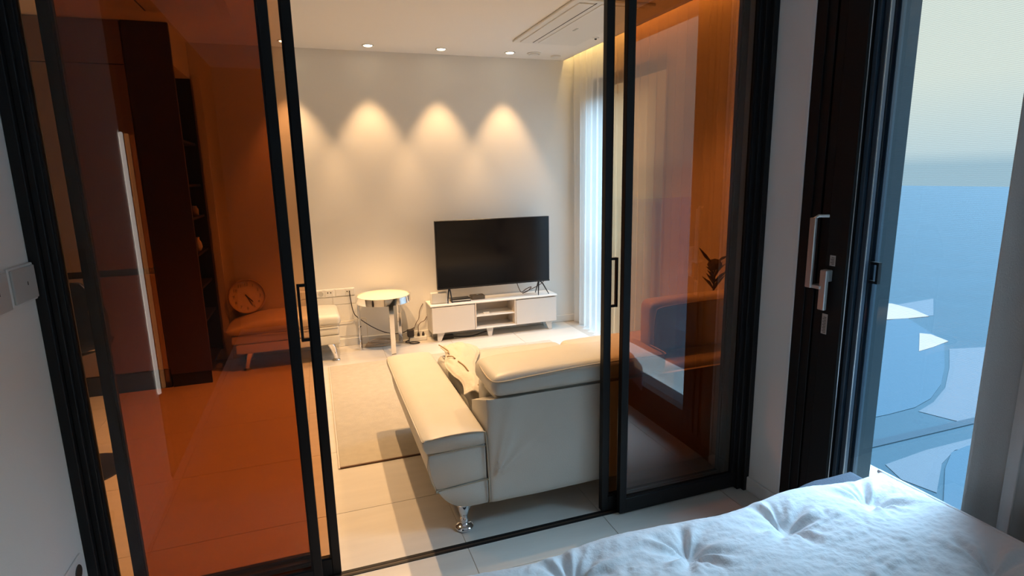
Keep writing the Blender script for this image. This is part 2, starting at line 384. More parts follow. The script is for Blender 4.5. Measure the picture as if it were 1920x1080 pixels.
dr = wavy('blackout_curtain', DRAPE, 1.765, .28, .985, .01, 2.50, .052, .125, thick=.003, seed=8, taper=.2, dens=26)
tag(dr, 'heavy taupe curtain gathered in deep folds beside the bed', 'curtain')
b = box(B(), 2.366, 2.376, 2.2, 5.17, 2.60, 2.615); tag(obj('led_strip', b, LED), 'warm glowing light strip hidden in the curtain recess', 'light')

# ------------------------------------------------------------ ceiling fittings
def downlight(x, y, power, size, label, blend=.35, group='small round downlights in the living room ceiling', col=(1, .60, .285), fixture=True):
    r = thing('downlight', label, 'lamp', (x, y, CZ), group)
    obj('trim_ring', lathe(B(), [(.048, 0), (.050, -.003), (.040, -.005), (.036, -.002)], n=28), PLAST, r, smooth=True)
    obj('lens', lathe(B(), [(.034, -.003), (.030, -.0065), (.0, -.0075)], n=24), GLOW, r, smooth=True)
    l = bpy.data.lights.new('downlight_beam', 'SPOT'); l.energy = power; l.spot_size = math.radians(size); l.spot_blend = blend
    l.color = col; l.shadow_soft_size = .022
    lo = bpy.data.objects.new('downlight_beam', l); COL.objects.link(lo); lo.parent = r; lo.location = (0, 0, -.02)
    return r
TVP = 62
nm = ['leftmost of the four downlights along the back wall, beside the black door frame', 'second downlight from the left in the row near the back wall',
      'third downlight from the left, above the television', 'rightmost downlight in the row, next to the round ceiling vent']
for k, x in enumerate((-.105, .528, 1.131, 1.744)): downlight(x, 4.978, TVP, 62, nm[k], .6)
for k, (x, y, pw) in enumerate(((.25, 3.55, 172), (.76, 3.45, 190), (1.75, 2.68, 65))):
    downlight(x, y, pw, 98, 'recessed round downlight over the %s of the sofa' % ('left arm', 'middle', 'right end')[k], .5)
downlight(-.9, 3.2, 95, 100, 'recessed round downlight over the black stool by the cabinets', .6)
def cassette(label, x0, x1, y0, y1):
    r = thing('air_conditioner', label, 'air conditioner', ((x0+x1)/2, (y0+y1)/2, CZ), 'flush ceiling air conditioner panels')
    wobj('panel', box(B(), x0, x1, y0, y1, CZ-.018, CZ-.001, .006, 2), PLAST, r)
    wobj('louvre', box(B(), x0+.045, x0+.15, y0+.05, y1-.05, CZ-.024, CZ-.017, .003, 1), PLAST, r)
    wobj('slot', box(B(), x0+.156, x0+.164, y0+.04, y1-.04, CZ-.0195, CZ-.0175), HOLE, r)
    wobj('intake_grille', box(B(), x0+.20, x1-.05, y0+.05, y1-.05, CZ-.022, CZ-.017, .003, 1), PLAST, r)
    wobj('sensor', box(B(), x0+.30, x0+.315, y1-.55, y1-.48, CZ-.024, CZ-.021), PLASTG, r)
cassette('white ceiling air conditioner panel with a black slot near the curtain recess', 1.61, 2.17, 3.36, 4.53)
cassette('ceiling air conditioner panel seen through the bronze glass above the dark cabinet', -1.03, -.39, 3.15, 4.30)
o = obj('round_vent', lathe(B(), [(.062, 0), (.064, -.006), (.052, -.010), (.050, -.004), (.040, -.004), (.038, -.014), (0, -.015)], n=32), PLAST, smooth=True, auto=30)
o.location = (1.962, 4.955, CZ); tag(o, 'small round white vent in the ceiling next to the last downlight', 'vent')
o = obj('smoke_detector', lathe(B(), [(.045, 0), (.045, -.012), (.03, -.018), (0, -.019)], n=24), PLAST, smooth=True, auto=40)
o.location = (2.20, 5.02, CZ); tag(o, 'flat white detector disc in the far right ceiling corner', 'detector')
r = thing('sprinkler', 'tiny sprinkler with dark centre in the ceiling by the curtain recess', 'sprinkler', (2.23, 4.30, CZ))
obj('rosette', lathe(B(), [(.03, 0), (.03, -.003), (.012, -.006)], n=20), PLAST, r, smooth=True); obj('nozzle', lathe(B(), [(.011, -.005), (.008, -.014), (0, -.015)], n=12), HOLE, r, smooth=True)

# ------------------------------------------------------------ tall cabinets on the left
cb = thing('tall_cabinet', 'floor to ceiling brown cabinet wall with a dark mid groove, behind the left glass', 'cabinet', (-1.8, 4.9, 0))
wobj('carcass', box(B(), -2.78, -1.10, 4.63, YW-.001, .001, 2.549), GREYB, cb)
for xa, xb in ((-2.74, -1.925), (-1.92, -1.105)):
    wobj('upper_door', box(B(), xa, xb, 4.605, 4.629, 2.275, 2.545, .002, 1), GREYB, cb)
    wobj('door', box(B(), xa, xb, 4.605, 4.629, .905, 2.268, .002, 1), GREYB, cb)
    wobj('lower_door', box(B(), xa, xb, 4.605, 4.629, .15, .858, .002, 1), GREYB, cb)
wobj('grip_groove', box(B(), -2.74, -1.105, 4.62, 4.63, .858, .905), BLACKI, cb)
wobj('plinth', box(B(), -2.78, -1.10, 4.615, 4.63, .001, .14), BLACKI, cb)
dk = thing('dark_tower', 'tall dark brown cabinet tower with open black shelves on its side', 'cabinet', (-.95, 4.9, 0))
wobj('front_panel', box(B(), -1.094, -.82, 4.60, 4.63, .10, 2.549, .002, 1), DARKW, dk)
wobj('inner_lining', box(B(), -1.07, -.82, 5.18, YW-.001, .10, 2.28), BLACKI, dk)
wobj('plinth', box(B(), -1.09, -.83, 4.61, 4.63, .001, .10), BLACKI, dk)
wobj('back_panel', box(B(), -1.094, -1.07, 4.63, YW-.001, .001, 2.549), BLACKI, dk)
wobj('bulkhead', box(B(), -1.07, -.82, 4.631, YW-.001, 2.28, 2.549), WALLC, dk)
wobj('side_stile', box(B(), -.80, -.748, 5.165, YW-.001, .001, 2.28), WALLC, dk)
for z in (.10, .45, .70, .95, 1.22, 1.46, 1.775):
    wobj('shelf', box(B(), -1.07, -.835, 4.632, 5.179, z, z+.018), BLACKI, dk)
v = obj('vase', lathe(B(), [(.02, 0), (.032, .03), (.03, .06), (.014, .09), (.018, .105)], n=20), CLOCKF, smooth=True)
v.location = (-.87, 4.95, .969); tag(v, 'small pale vase on an open shelf of the dark tower', 'vase')
v = obj('jar', lathe(B(), [(.028, 0), (.03, .05), (.02, .06), (.02, .075)], n=20), CLOCKR, smooth=True)
v.location = (-.87, 4.99, 1.239); tag(v, 'squat jar on the open shelf above the vase', 'jar')

# ------------------------------------------------------------ television and stand
SY0, SY1 = 4.955, 5.185
ts = thing('tv_stand', 'low white television stand with two doors and open middle shelves', 'tv stand', (1.545, 5.07, 0))
sx0, sx1 = .935, 2.165
b = B(); box(b, sx0, sx0+.016, SY0+.018, SY1, .085, .335); box(b, sx1-.016, sx1, SY0+.018, SY1, .085, .335)
box(b, sx0+.016, sx1-.016, SY0+.018, SY1, .085, .10)
wobj('carcass', b, STANDW, ts)
wobj('back_board', box(B(), sx0+.016, sx1-.016, SY1-.008, SY1-.001, .10, .334), STANDI, ts)
wobj('top', box(B(), sx0-.012, sx1+.006, SY0-.006, SY1, .337, .353, .003, 1), STANDT, ts)
wobj('door', box(B(), sx0+.002, 1.338, SY0, SY0+.016, .087, .328, .002, 1), STANDW, ts)
wobj('door', box(B(), 1.748, sx1-.002, SY0, SY0+.016, .087, .328, .002, 1), STANDW, ts)
for x in (1.342, 1.733): wobj('divider', box(B(), x, x+.013, SY0+.002, SY1-.01, .10, .336), STANDI, ts)
wobj('shelf', box(B(), 1.355, 1.733, SY0+.006, SY1-.01, .205, .216), STANDT, ts)
wobj('bottom_edge', box(B(), 1.342, 1.746, SY0, SY0+.017, .087, .099), STANDT, ts)
def leg(x, y, dx):
    b = B(); t_ = [(-.035, -.012), (.035, -.012), (.035, .012), (-.035, .012)]; q = [(-.016+dx, -.009), (.016+dx, -.009), (.016+dx, .009), (-.016+dx, .009)]
    T = [b.verts.new((x+a, y+c, .085)) for a, c in t_]; Q = [b.verts.new((x+a, y+c, 0.001)) for a, c in q]
    b.faces.new(T); b.faces.new(Q[::-1])
    for i in range(4): b.faces.new((T[i], T[(i+1) % 4], Q[(i+1) % 4], Q[i]))
    return b
for x, dx in ((1.02, -.02), (1.49, 0), (2.09, .02)): wobj('leg', leg(x, 4.99, dx), STANDW, ts)
for x, dx in ((1.0, -.02), (2.10, .02)): wobj('leg', leg(x, 5.14, dx), STANDW, ts)
tv = thing('television', 'large flat black television standing on the white stand', 'television', (1.553, 4.99, .353))
wobj('housing', box(B(), 1.003, 2.103, 4.978, 5.01, .487, 1.110, .003, 1), TVB, tv)
wobj('housing_back', box(B(), 1.2, 1.9, 5.01, 5.05, .52, .90, .012, 2), TVB, tv)
wobj('screen', box(B(), 1.009, 2.097, 4.9765, 4.9785, .502, 1.104), SCREEN, tv)
wobj('bezel_strip', box(B(), 1.003, 2.103, 4.975, 4.979, .487, .499), TVB, tv)
for x, s in ((1.115, -1), (2.0, 1)):
    b = B()
    for dx, dy in ((-.02*s if s > 0 else -.025, -.03), (.095*s if s > 0 else .02, -.015), (.0, .10)):
        tube(b, [(x, 4.995, .50), (x+dx*.4, 4.995+dy*.3, .46), (x+dx, 4.995+dy, .3575)], [.008, .007, .0045], 6)
    wobj('foot', b, TVB, tv)
bx = thing('wifi_router', 'small pale box with rounded corners at the left end of the stand', 'router', (1.02, 5.02, .353))
wobj('body', box(B(), .940, 1.098, 5.005, 5.04, .3535, .462, .014, 4), PLAST, bx, smooth=True, auto=40)
wobj('front_face', box(B(), .952, 1.088, 5.001, 5.006, .3575, .452, .002, 1), PLASTG, bx)
st = thing('set_top_box', 'black set-top box beside the left television foot', 'set-top box', (1.22, 5.03, .353))
wobj('body', box(B(), 1.135, 1.318, 5.0, 5.10, .354, .382, .004, 1), TVB, st); wobj('front_strip', box(B(), 1.14, 1.313, 4.998, 5.0005, .366, .374), PLASTG, st)
st = thing('media_box', 'flat dark grey media box right of the set-top box', 'set-top box', (1.40, 5.05, .353))
wobj('body', box(B(), 1.335, 1.465, 5.03, 5.12, .354, .392, .006, 2), mat('box_grey', (.08, .065, .05), .4), st)
wobj('button', lathe(B(), [(.012, 0), (.012, .003), (0, .004)], c=(1.40, 5.07, .392), n=16), PLASTG, st)
o = obj('remote_control', box(B(), 1.44, 1.50, 5.02, 5.05, .216, .228, .003, 1), PLAST); tag(o, 'small white remote control on the upper open shelf of the stand', 'remote control')
def cable(name, label, pts, r, m, cat='cable', group=None, k=6):
    return tag(obj(name, tube(B(), smoothpts(pts, k), r, 6), m, smooth=True), label, cat, group)
cable('tv_cable', 'tangled dark cable behind the right foot of the television', [(1.80, 5.075, .48), (1.82, 5.075, .42), (1.85, 5.08, .375), (1.90, 5.09, .40), (1.95, 5.075, .42), (1.92, 5.10, .375), (1.86, 5.08, .365), (1.97, 5.09, .40), (2.04, 5.065, .44), (2.08, 5.068, .47)], .004, CABLEBR)
cable('ground_cable', 'black cable looping on the floor under the television stand', [(1.10, 5.08, .02), (1.2, 5.04, .012), (1.32, 5.04, .006), (1.42, 5.02, .03), (1.50, 5.03, .05), (1.53, 5.08, .084)], .006, CABLEB)
o = obj('adapter_brick', box(B(), 1.03, 1.15, 5.04, 5.09, .001, .035, .006, 2), CABLEB); tag(o, 'black power brick under the left end of the television stand', 'adapter')

# power sockets on the back wall and the panels under them
so_ = thing('socket_panel', 'long white wall plate with power and aerial sockets behind the bench', 'socket', (.06, YW, .5))
wobj('plate', box(B(), -.20, .290, YW-.009, YW-.0005, .462, .535, .003, 1), PLAST, so_)
for x in (-.12, -.02, .075, .165, .25):
    wobj('module', box(B(), x-.040, x+.036, YW-.0125, YW-.009, .468, .528, .002, 1), PLAST, so_)
wobj('power_socket', lathe(B(), [(.020, -.013), (.022, -.0145), (.018, -.0145), (.017, -.011)], c=(-.0, YW, .498), n=20, axis='y'), PLASTG, so_)
for x in (.060, .085, .225, .245): wobj('aerial_port', lathe(B(), [(.0055, -.0125), (.0055, -.016), (0, -.016)], c=(x, YW, .505), n=12, axis='y'), HOLE, so_)
pn = thing('access_panel', 'flat wall access panels in two rows under the long socket plate', 'panel', (.1, YW, .2))
for xa, xb in ((-.20, .092), (.098, .30)):
    for za, zb in ((.09, .385), (.39, .458)):
        wobj('panel_door', box(B(), xa, xb, YW-.005, YW-.0005, za, zb, .002, 1), WALLC, pn)
cable('extension_cable', 'dark cable drooping from the wall sockets to the power strip', [(.245, 5.182, .50), (.25, 5.15, .42), (.265, 5.13, .32), (.30, 5.12, .27), (.42, 5.12, .17), (.55, 5.12, .10), (.66, 5.12, .085), (.74, 5.13, .10), (.80, 5.13, .12)], .0045, CABLEB, k=8)
cable('white_cord', 'thin white cord running along the wall behind the side table', [(.12, 5.17, .235), (.22, 5.17, .235), (.32, 5.17, .25), (.36, 5.17, .25), (.375, 5.17, .22), (.375, 5.17, .08), (.38, 5.15, .012)], .0035, CABLEW)
b = B()
for k in range(6):
    pts = []
    for i in range(22):
        a = i/21*2*PI*1.6+k; pts.append((.47+.13*math.cos(a)*(1-.05*k)+.01*math.sin(3*a), 5.08+.045*math.sin(a)+.01*k*.5, .008+.007*k+.004*math.sin(2*a+k)))
    tube(b, smoothpts(pts, 2), .0032, 6)
tag(obj('cable_coil', b, mat('cable_pale_brown', (.45, .34, .24), .5), smooth=True), 'loose coil of pale and brown cables on the floor under the side table', 'cable')
ps = thing('power_strip', 'white power strip on the floor between side table and stand', 'power strip', (.84, 5.11, 0))
wobj('body', box(B(), .735, .905, 5.085, 5.135, .001, .040, .006, 2), PLAST, ps)
for x in (.77, .81, .85): wobj('outlet', lathe(B(), [(.016, .0395), (.016, .042), (.013, .0415), (0, .0405)], c=(x, 5.11, 0), n=16), PLASTG, ps)
for k, x in enumerate((.83, .875)):
    o = obj('plug', lathe(B(), [(.013, .0415), (.012, .06), (.006, .078), (0, .080)], c=(x, 5.11, 0), n=12), CABLEB, smooth=True); tag(o, ('left', 'right')[k]+' of the two dark plugs upright in the power strip', 'plug')
o = obj('charger_block', box(B(), .725, .785, 5.07, 5.12, .050, .115, .006, 2), CABLEB); tag(o, 'black charger block plugged in at the left end of the power strip', 'charger')
cable('charger_cable', 'short black cable curled on the floor in front of the charger', [(.74, 5.06, .05), (.73, 5.02, .01), (.78, 4.99, .008), (.82, 5.01, .008), (.78, 5.04, .01), (.72, 5.03, .012), (.70, 5.06, .012), (.74, 5.09, .02)], .005, CABLEB)
cable('plug_cable', 'dark cable rising from the plug behind the left side of the stand', [(.83, 5.11, .08), (.835, 5.13, .13), (.86, 5.14, .16), (.90, 5.16, .17), (.93, 5.19, .20)], .0035, CABLEBR)
cable('wall_cable', 'thin brown cable climbing beside the left end of the stand', [(.79, 5.15, .08), (.82, 5.16, .15), (.85, 5.16, .20), (.86, 5.17, .26), (.88, 5.18, .30), (.90, 5.185, .33)], .003, CABLEBR)

# ------------------------------------------------------------ chrome side table
tx, ty, tr = .513, 4.92, .238
sd_ = thing('side_table', 'round chrome side table with a cream top and three flat legs', 'side table', (tx, ty, 0))
wobj('tabletop', lathe(B(), [(tr-.016, .478), (tr-.016, .4965), (tr-.020, .4985), (0, .4985)], c=(tx, ty, 0), n=64), PEARL, sd_)
wobj('rim', lathe(B(), [(tr-.008, .445), (tr, .445), (tr, .503), (tr-.014, .503), (tr-.014, .490)], c=(tx, ty, 0), n=64), CHROME, sd_, smooth=True, auto=30)
for ang in (-1.43, 2.72, .86):
    lx, ly = tx+(tr-.008)*math.cos(ang), ty+(tr-.008)*math.sin(ang)
    b = box(B(), -.005, .005, -.020, .020, .001, .447, .001, 1); bmesh.ops.rotate(b, verts=b.verts, matrix=Matrix.Rotation(ang, 3, 'Z')); bmesh.ops.translate(b, verts=b.verts, vec=(lx, ly, 0))
    wobj('leg', b, CHROME, sd_)

# ------------------------------------------------------------ rug
rg = thing('rug', 'thin beige rug with a dark bound front edge between sofa and bench', 'rug', (.9, 3.75, 0))
wobj('pile', box(B(), .02, 1.95, 2.895, 4.62, .001, .008, .002, 1), RUG, rg)
wobj('front_binding', box(B(), .02, 1.95, 2.885, 2.895, .001, .008), RUGE, rg)
wobj('side_binding', box(B(), .012, .02, 2.885, 4.62, .001, .008), STANDI, rg)

# ------------------------------------------------------------ upholstery helpers
def loftY(prof, ys, sc=None, n_seg=1):
    """prof: list of (x,z) closed outline; ys list of y; sc scale of the outline about its centre at each y"""
    b = B(); cx = sum(p[0] for p in prof)/len(prof); cz = sum(p[1] for p in prof)/len(prof); R = []
    for i, y in enumerate(ys):
        s = sc[i] if sc else (1, 1)
        R.append([b.verts.new((cx+(x-cx)*s[0], y, cz+(z-cz)*s[1])) for x, z in prof])
    n = len(prof)
    for A, C in zip(R, R[1:]):
        for k in range(n): b.faces.new((A[k], A[(k+1) % n], C[(k+1) % n], C[k]))
    b.faces.new(R[0][::-1]); b.faces.new(R[-1]); return b
def puff(x0, x1, y0, y1, z0, z1, bev=.03, crown=.02, n=14, wr=.003, seed=1, sag=0):
    """a stuffed cushion: bevelled box, subdivided, crowned and slightly wrinkled"""
    b = box(B(), x0, x1, y0, y1, z0, z1, bev, 4)
    bmesh.ops.subdivide_edges(b, edges=[e for e in b.edges if e.calc_length() > .08], cuts=n, use_grid_fill=True)
    for v in b.verts:
        u = (v.co.x-x0)/(x1-x0); w = (v.co.y-y0)/(y1-y0); k = (v.co.z-z0)/(z1-z0)
        f = max(0, 4*u*(1-u))**.6*max(0, 4*w*(1-w))**.6
        if k > .5: v.co.z += crown*f
        q = noise.noise(Vector((v.co.x*7+seed, v.co.y*7, v.co.z*7)))*wr; v.co += Vector((q, q*.7, q))
        v.co.z -= sag*(1-u)**3
    return b
LEGP = [(.040, 0), (.042, .004), (.040, .012), (.030, .018), (.017, .024), (.015, .030), (.020, .040), (.017, .050), (.013, .056), (.019, .066), (.024, .085), (.028, .112), (.030, .125)]

# ------------------------------------------------------------ sofa
sf = thing('sofa', 'cream leather sofa with adjustable headrests and chrome feet, its back to the doors', 'sofa', (1.3, 2.7, 0))
# flat arm on the left: outline in XZ, long in Y
def arc(cx, cz, r, a0, a1, n=6): return [(cx+r*math.cos(math.radians(a0+(a1-a0)*i/n)), cz+r*math.sin(math.radians(a0+(a1-a0)*i/n))) for i in range(n+1)]
yb = 2.115
def armY(prof, y0, y1, r=.02):
    ys = [y0, y0+r*.1, y0+r*.4, y0+r, y0+.2, y0+.5, y0+.8, y1-r, y1-r*.4, y1-r*.1, y1]
    k = [.94, .965, .985, 1, 1.004, 1.006, 1.004, 1, .985, .965, .94]
    return loftY(prof, ys, [(a, a) for a in k])
top = [(.346, .395), (.336, .410), (.331, .430), (.331, .447), (.340, .458)]+[(.40, .463), (.47, .466), (.54, .464), (.58, .459)]+arc(.585, .442, .016, 70, 0, 4)+[(.603, .400), (.55, .396), (.45, .393)]
wobj('arm_cushion', armY(top, yb, 3.28, .035), LEATHER, sf, smooth=True)
side = [(.360, .388), (.40, .396), (.48, .398), (.596, .400), (.602, .385), (.604, .30), (.605, .236), (.50, .229), (.40, .222), (.382, .228), (.366, .27), (.357, .32), (.354, .36)]
wobj('arm_panel', armY(side, yb+.006, 3.26, .02), LEATHER, sf, smooth=True)
low = [(.386, .221), (.50, .230), (.606, .237), (.608, .16), (.606, .124), (.56, .123), (.518, .124), (.492, .128), (.470, .136), (.45, .147), (.432, .160), (.415, .177), (.40, .197)]
wobj('arm_base', armY(low, yb+.004, 3.24, .012), LEATHER, sf, smooth=True)
def pipe(pts, r=.0035, m=PIPING): return wobj('piping', tube(B(), smoothpts(pts, 6), r, 6), m, sf, smooth=True)
pipe([(.336, yb+.004, .448), (.40, yb-.003, .461), (.47, yb-.004, .465), (.54, yb-.003, .463), (.598, yb+.002, .452)], .003)
pipe([(.336, yb+.004, .448), (.332, 2.35, .453), (.330, 2.7, .455), (.334, 3.2, .450)], .003, LEATHER)
pipe([(.362, yb+.008, .385), (.45, yb+.001, .393), (.54, yb+.001, .397), (.600, yb+.004, .388)], .0025)
pipe([(.382, yb+.008, .224), (.45, yb+.002, .227), (.54, yb+.002, .232), (.604, yb+.002, .238)], .0025)
pipe([(.360, yb+.008, .385), (.353, yb+.007, .34), (.362, yb+.008, .28), (.382, yb+.009, .224)], .0025)
pipe([(.598, yb-.001, .455), (.603, yb-.004, .38), (.605, yb-.004, .30), (.607, yb-.004, .24), (.608, yb-.003, .13)], .003)
for x, z in ((.605, .236), (.382, .223)): wobj('seam_knot', lathe(B(), [(.0, -.006), (.006, -.003), (.007, .002), (0, .005)], c=(x, yb-.001, z), n=10), PIPING, sf, smooth=True)
# back shell with soft creases at the lower left
b = B(); nx, nz = 110, 44; bx0, bx1 = .609, 2.27; g = []
for i in range(nx+1):
    c = []
    for k in range(nz+1):
        x = bx0+(bx1-bx0)*(i/nx)**1.3; z = .122+(.590-.122)*k/nz
        d = math.hypot(x-.63, (z-.24)); a = math.atan2(z-.24, x-.63)
        cre = .020*math.exp(-((a-1.08-.5*d)/.13)**2)*math.exp(-d/.20)*min(1, d/.04)+.016*math.exp(-((a-.80+.3*d)/.085)**2)*math.exp(-d/.2)*min(1, d/.05)+.013*math.exp(-((a-1.34)/.075)**2)*math.exp(-d/.25)*min(1, d/.05)+.012*math.exp(-((a-.45)/.08)**2)*math.exp(-d/.12)*min(1, d/.05)+.004*noise.noise(Vector((x*3, z*4, 6)))
        edge = .012*math.exp(-(x-bx0)/.012)+.008*math.exp(-(z-.122)/.01)
        c.append(b.verts.new((x, yb-.004-cre+edge-.004*math.sin(PI*k/nz)+.0015*noise.noise(Vector((x*9, z*9, 2))), z)))
    g.append(c)
for i in range(nx):
    for k in range(nz): b.faces.new((g[i][k], g[i+1][k], g[i+1][k+1], g[i][k+1]))
f_ = [b.verts.new((x, 2.36, z)) for x, z in ((bx0, .122), (bx1, .122), (bx1, .56), (bx0, .50))]
b.faces.new(f_[::-1]); b.faces.new([g[i][nz] for i in range(nx+1)]+[f_[2], f_[3]]); b.faces.new([g[i][0] for i in range(nx, -1, -1)]+[f_[0], f_[1]])
b.faces.new([g[0][k] for k in range(nz, -1, -1)][::-1]+[f_[3], f_[0]]); b.faces.new([g[nx][k] for k in range(nz+1)][::-1]+[f_[1], f_[2]])
wobj('back', b, LEATHER, sf, smooth=True, auto=50)
wobj('back_roll', puff(.66, 2.26, 2.135, 2.36, .545, .615, .03, .006, 12), LEATHER, sf, smooth=True)
wobj('base', box(B(), .42, 2.25, 2.30, 3.22, .125, .30, .02, 3), LEATHER, sf, smooth=True)
for xa, xb, sd2 in ((.635, 1.44, 3), (1.45, 2.24, 5)):
    wobj('seat_cushion', puff(xa, xb, 2.36, 3.30, .28, .425, .04, .03, 12, seed=sd2), LEATHER, sf, smooth=True)
wobj('inner_back', puff(.66, 2.24, 2.355, 2.45, .40, .585, .03, .0, 12, seed=8), LEATHER, sf, smooth=True)
wobj('right_arm', box(B(), 2.25, 2.36, 2.16, 3.28, .13, .45, .03, 4), LEATHER, sf, smooth=True)
# folded-down headrest
hb = puff(.632, 1.470, 2.095, 2.395, .600, .690, .036, .024, 16, wr=.004, seed=11, sag=.006)
h1 = wobj('headrest', hb, LEATHER, sf, smooth=True)
def sub(name, bm, m, par):
    for v in bm.verts: v.co -= sf.location
    return obj(name, bm, m, par, smooth=True)
sub('piping', tube(B(), smoothpts([(.645, 2.36, .672), (.634, 2.25, .668), (.636, 2.14, .664), (.668, 2.094, .668), (.80, 2.090, .677), (1.05, 2.088, .690), (1.3, 2.089, .692), (1.43, 2.094, .688), (1.468, 2.12, .684), (1.472, 2.25, .684)], 6), .0032, 6), PIPING, h1)
# raised headrest on the right
hb = puff(1.485, 2.26, 2.265, 2.385, .63, .885, .035, .012, 14, wr=.004, seed=21)
h2 = wobj('headrest', hb, LEATHER, sf, smooth=True); h2['label'] = 'raised headrest cushion standing upright'
sub('piping', tube(B(), smoothpts([(1.50, 2.262, .66), (1.497, 2.258, .76), (1.505, 2.258, .835), (1.54, 2.257, .862), (1.75, 2.255, .872), (2.0, 2.255, .874), (2.22, 2.258, .868)], 6), .003, 6), PIPING, h2)
for x in (1.62, 2.1): wobj('hinge', tube(B(), [(x, 2.30, .59), (x, 2.30, .66)], .012, 10), CHROME, sf, smooth=True)
for x, y in ((.505, 2.165), (2.15, 2.2), (.52, 3.12), (2.15, 3.12)):
    wobj('leg', lathe(B(), LEGP, c=(x, y, .0015 if (x, y) != (.52, 3.12) else .0095), n=28), CHROME, sf, smooth=True)
wobj('leg_mount', tube(B(), [(.530, 2.20, .06), (.545, 2.215, .10), (.56, 2.23, .13)], [.012, .022, .03], 14), CHROME, sf, smooth=True)
# rumpled cloth between arm and seat
b = B(); g = []
for i in range(45):
    c = []
    for j in range(70):
        u, w = i/44, j/69; y = 2.475+w*.80; x = .600+.05*w+u*(.10+.13*w)+.02*math.sin(w*9)
        h = .018*abs(noise.noise(Vector((x*16, y*4, 3))))+.006*abs(noise.noise(Vector((x*36, y*9, 7))))
        z = .482+h+.018*math.sin(PI*u)-.020*max(0, u-.5)*2
        if u < .06 or u > .95 or w < .02 or w > .98: z -= .006
        c.append(b.verts.new((x, y, z)))
    g.append(c)
for i in range(44):
    for j in range(69): b.faces.new((g[i][j], g[i+1][j], g[i+1][j+1], g[i][j+1]))
o = obj('throw_cloth', b, mat('cloth_cream', (.55, .51, .44), .8, bump=.2, bscale=80), smooth=True); md = o.modifiers.new('s', 'SOLIDIFY'); md.thickness = .004
tag(o, 'rumpled cream cloth lying between the flat arm and the seat of the sofa', 'cloth')
for k, (pp) in enumerate(([(.645, 3.24, .505), (.655, 3.18, .507), (.67, 3.10, .505), (.66, 3.05, .508)], [(.64, 3.0, .505), (.665, 2.98, .510), (.675, 2.95, .505)], [(.68, 2.90, .505), (.69, 2.80, .508), (.69, 2.72, .506)], [(.685, 2.52, .504), (.69, 2.47, .502)])):
    w_ = tube(B(), smoothpts(pp, 4), .0035, 6); q = obj('drawstring', w_, mat('drawstring_brown', (.30, .20, .10), .7), o, smooth=True)

# ------------------------------------------------------------ bench and clock
bn = thing('bench', 'cream leather bench with chrome feet against the back wall', 'bench', (-.3, 4.94, 0))
wobj('base', box(B(), -.665, .118, 4.735, 5.14, .155, .235, .012, 3), LEATHER, bn, smooth=True)
wobj('side_band', box(B(), -.69, .120, 4.73, 5.15, .235, .315, .015, 3), LEATHER, bn, smooth=True)
hb = puff(-.725, .135, 4.715, 5.165, .312, .402, .034, .035, 14, seed=31)
for v in hb.verts:
    t = max(0, (-.40-v.co.x)/.32)
    if v.co.z > .34: v.co.z -= .075*t*t*(v.co.z-.34)/.1
wobj('seat_cushion', hb, LEATHER, bn, smooth=True)
wobj('piping', tube(B(), smoothpts([(-.70, 4.722, .322), (-.3, 4.712, .322), (.12, 4.714, .322)], 6), .003, 6), PIPING, bn, smooth=True)
for x, y, dx in ((.075, 4.79, .035), (-.60, 4.80, -.03), (.07, 5.09, .0), (-.60, 5.09, 0)):
    b = B(); tube(b, [(x-dx, y, .158), (x-dx*.4, y, .11), (x, y, .05), (x+dx*.1, y, .022)], [.030, .026, .016, .016], 16)
    lathe(b, [(.032, 0), (.034, .006), (.030, .014), (.016, .022)], c=(x+dx*.1, y, .0015), n=20)
    wobj('leg', b, CHROME, bn, smooth=True, auto=50)
ck = thing('wall_clock', 'round pale clock standing on the bench and leaning on the wall', 'clock', (-.585, 5.125, .545))
R = .145
obj('rim', lathe(B(), [(R-.004, .02), (R, .018), (R, -.018), (R-.006, -.024), (R-.012, -.020), (R-.012, -.002)], n=56, axis='y'), CLOCKR, ck, smooth=True, auto=35)
obj('face', lathe(B(), [(R-.01, -.001), (R-.011, -.003), (0, -.003)], n=56, axis='y'), CLOCKF, ck)
def txt(s, x, z, size):
    cu_ = bpy.data.curves.new('n', 'FONT'); cu_.body = s; cu_.size = size; cu_.align_x = 'CENTER'; cu_.align_y = 'CENTER'; cu_.extrude = .0004; cu_.resolution_u = 2
    t = bpy.data.objects.new('n', cu_); COL.objects.link(t); dg = bpy.context.evaluated_depsgraph_get(); me = bpy.data.meshes.new_from_object(t.evaluated_get(dg)); bpy.data.objects.remove(t)
    o = bpy.data.objects.new('numeral', me); me.materials.clear(); me.materials.append(INK); COL.objects.link(o); o.parent = ck; o.location = (x, -.0042, z); o.rotation_euler = (PI/2, 0, 0); return o
for h in range(1, 13):
    a = PI/2-h*PI/6; txt(str(h), .100*math.cos(a), .100*math.sin(a), .034)
def hand(a, L, w):
    b = box(B(), -.02, L, -.0065, -.005, -w/2, w/2); bmesh.ops.rotate(b, verts=b.verts, matrix=Matrix.Rotation(-a, 3, 'Y')); return b
obj('hour_hand', hand(-.85, .065, .009), INK, ck); obj('minute_hand', hand(-1.15, .092, .006), INK, ck)
obj('pin', lathe(B(), [(.006, -.004), (.006, -.008), (0, -.008)], n=12, axis='y'), INK, ck)
ck.rotation_euler = (math.radians(-14), 0, math.radians(3))

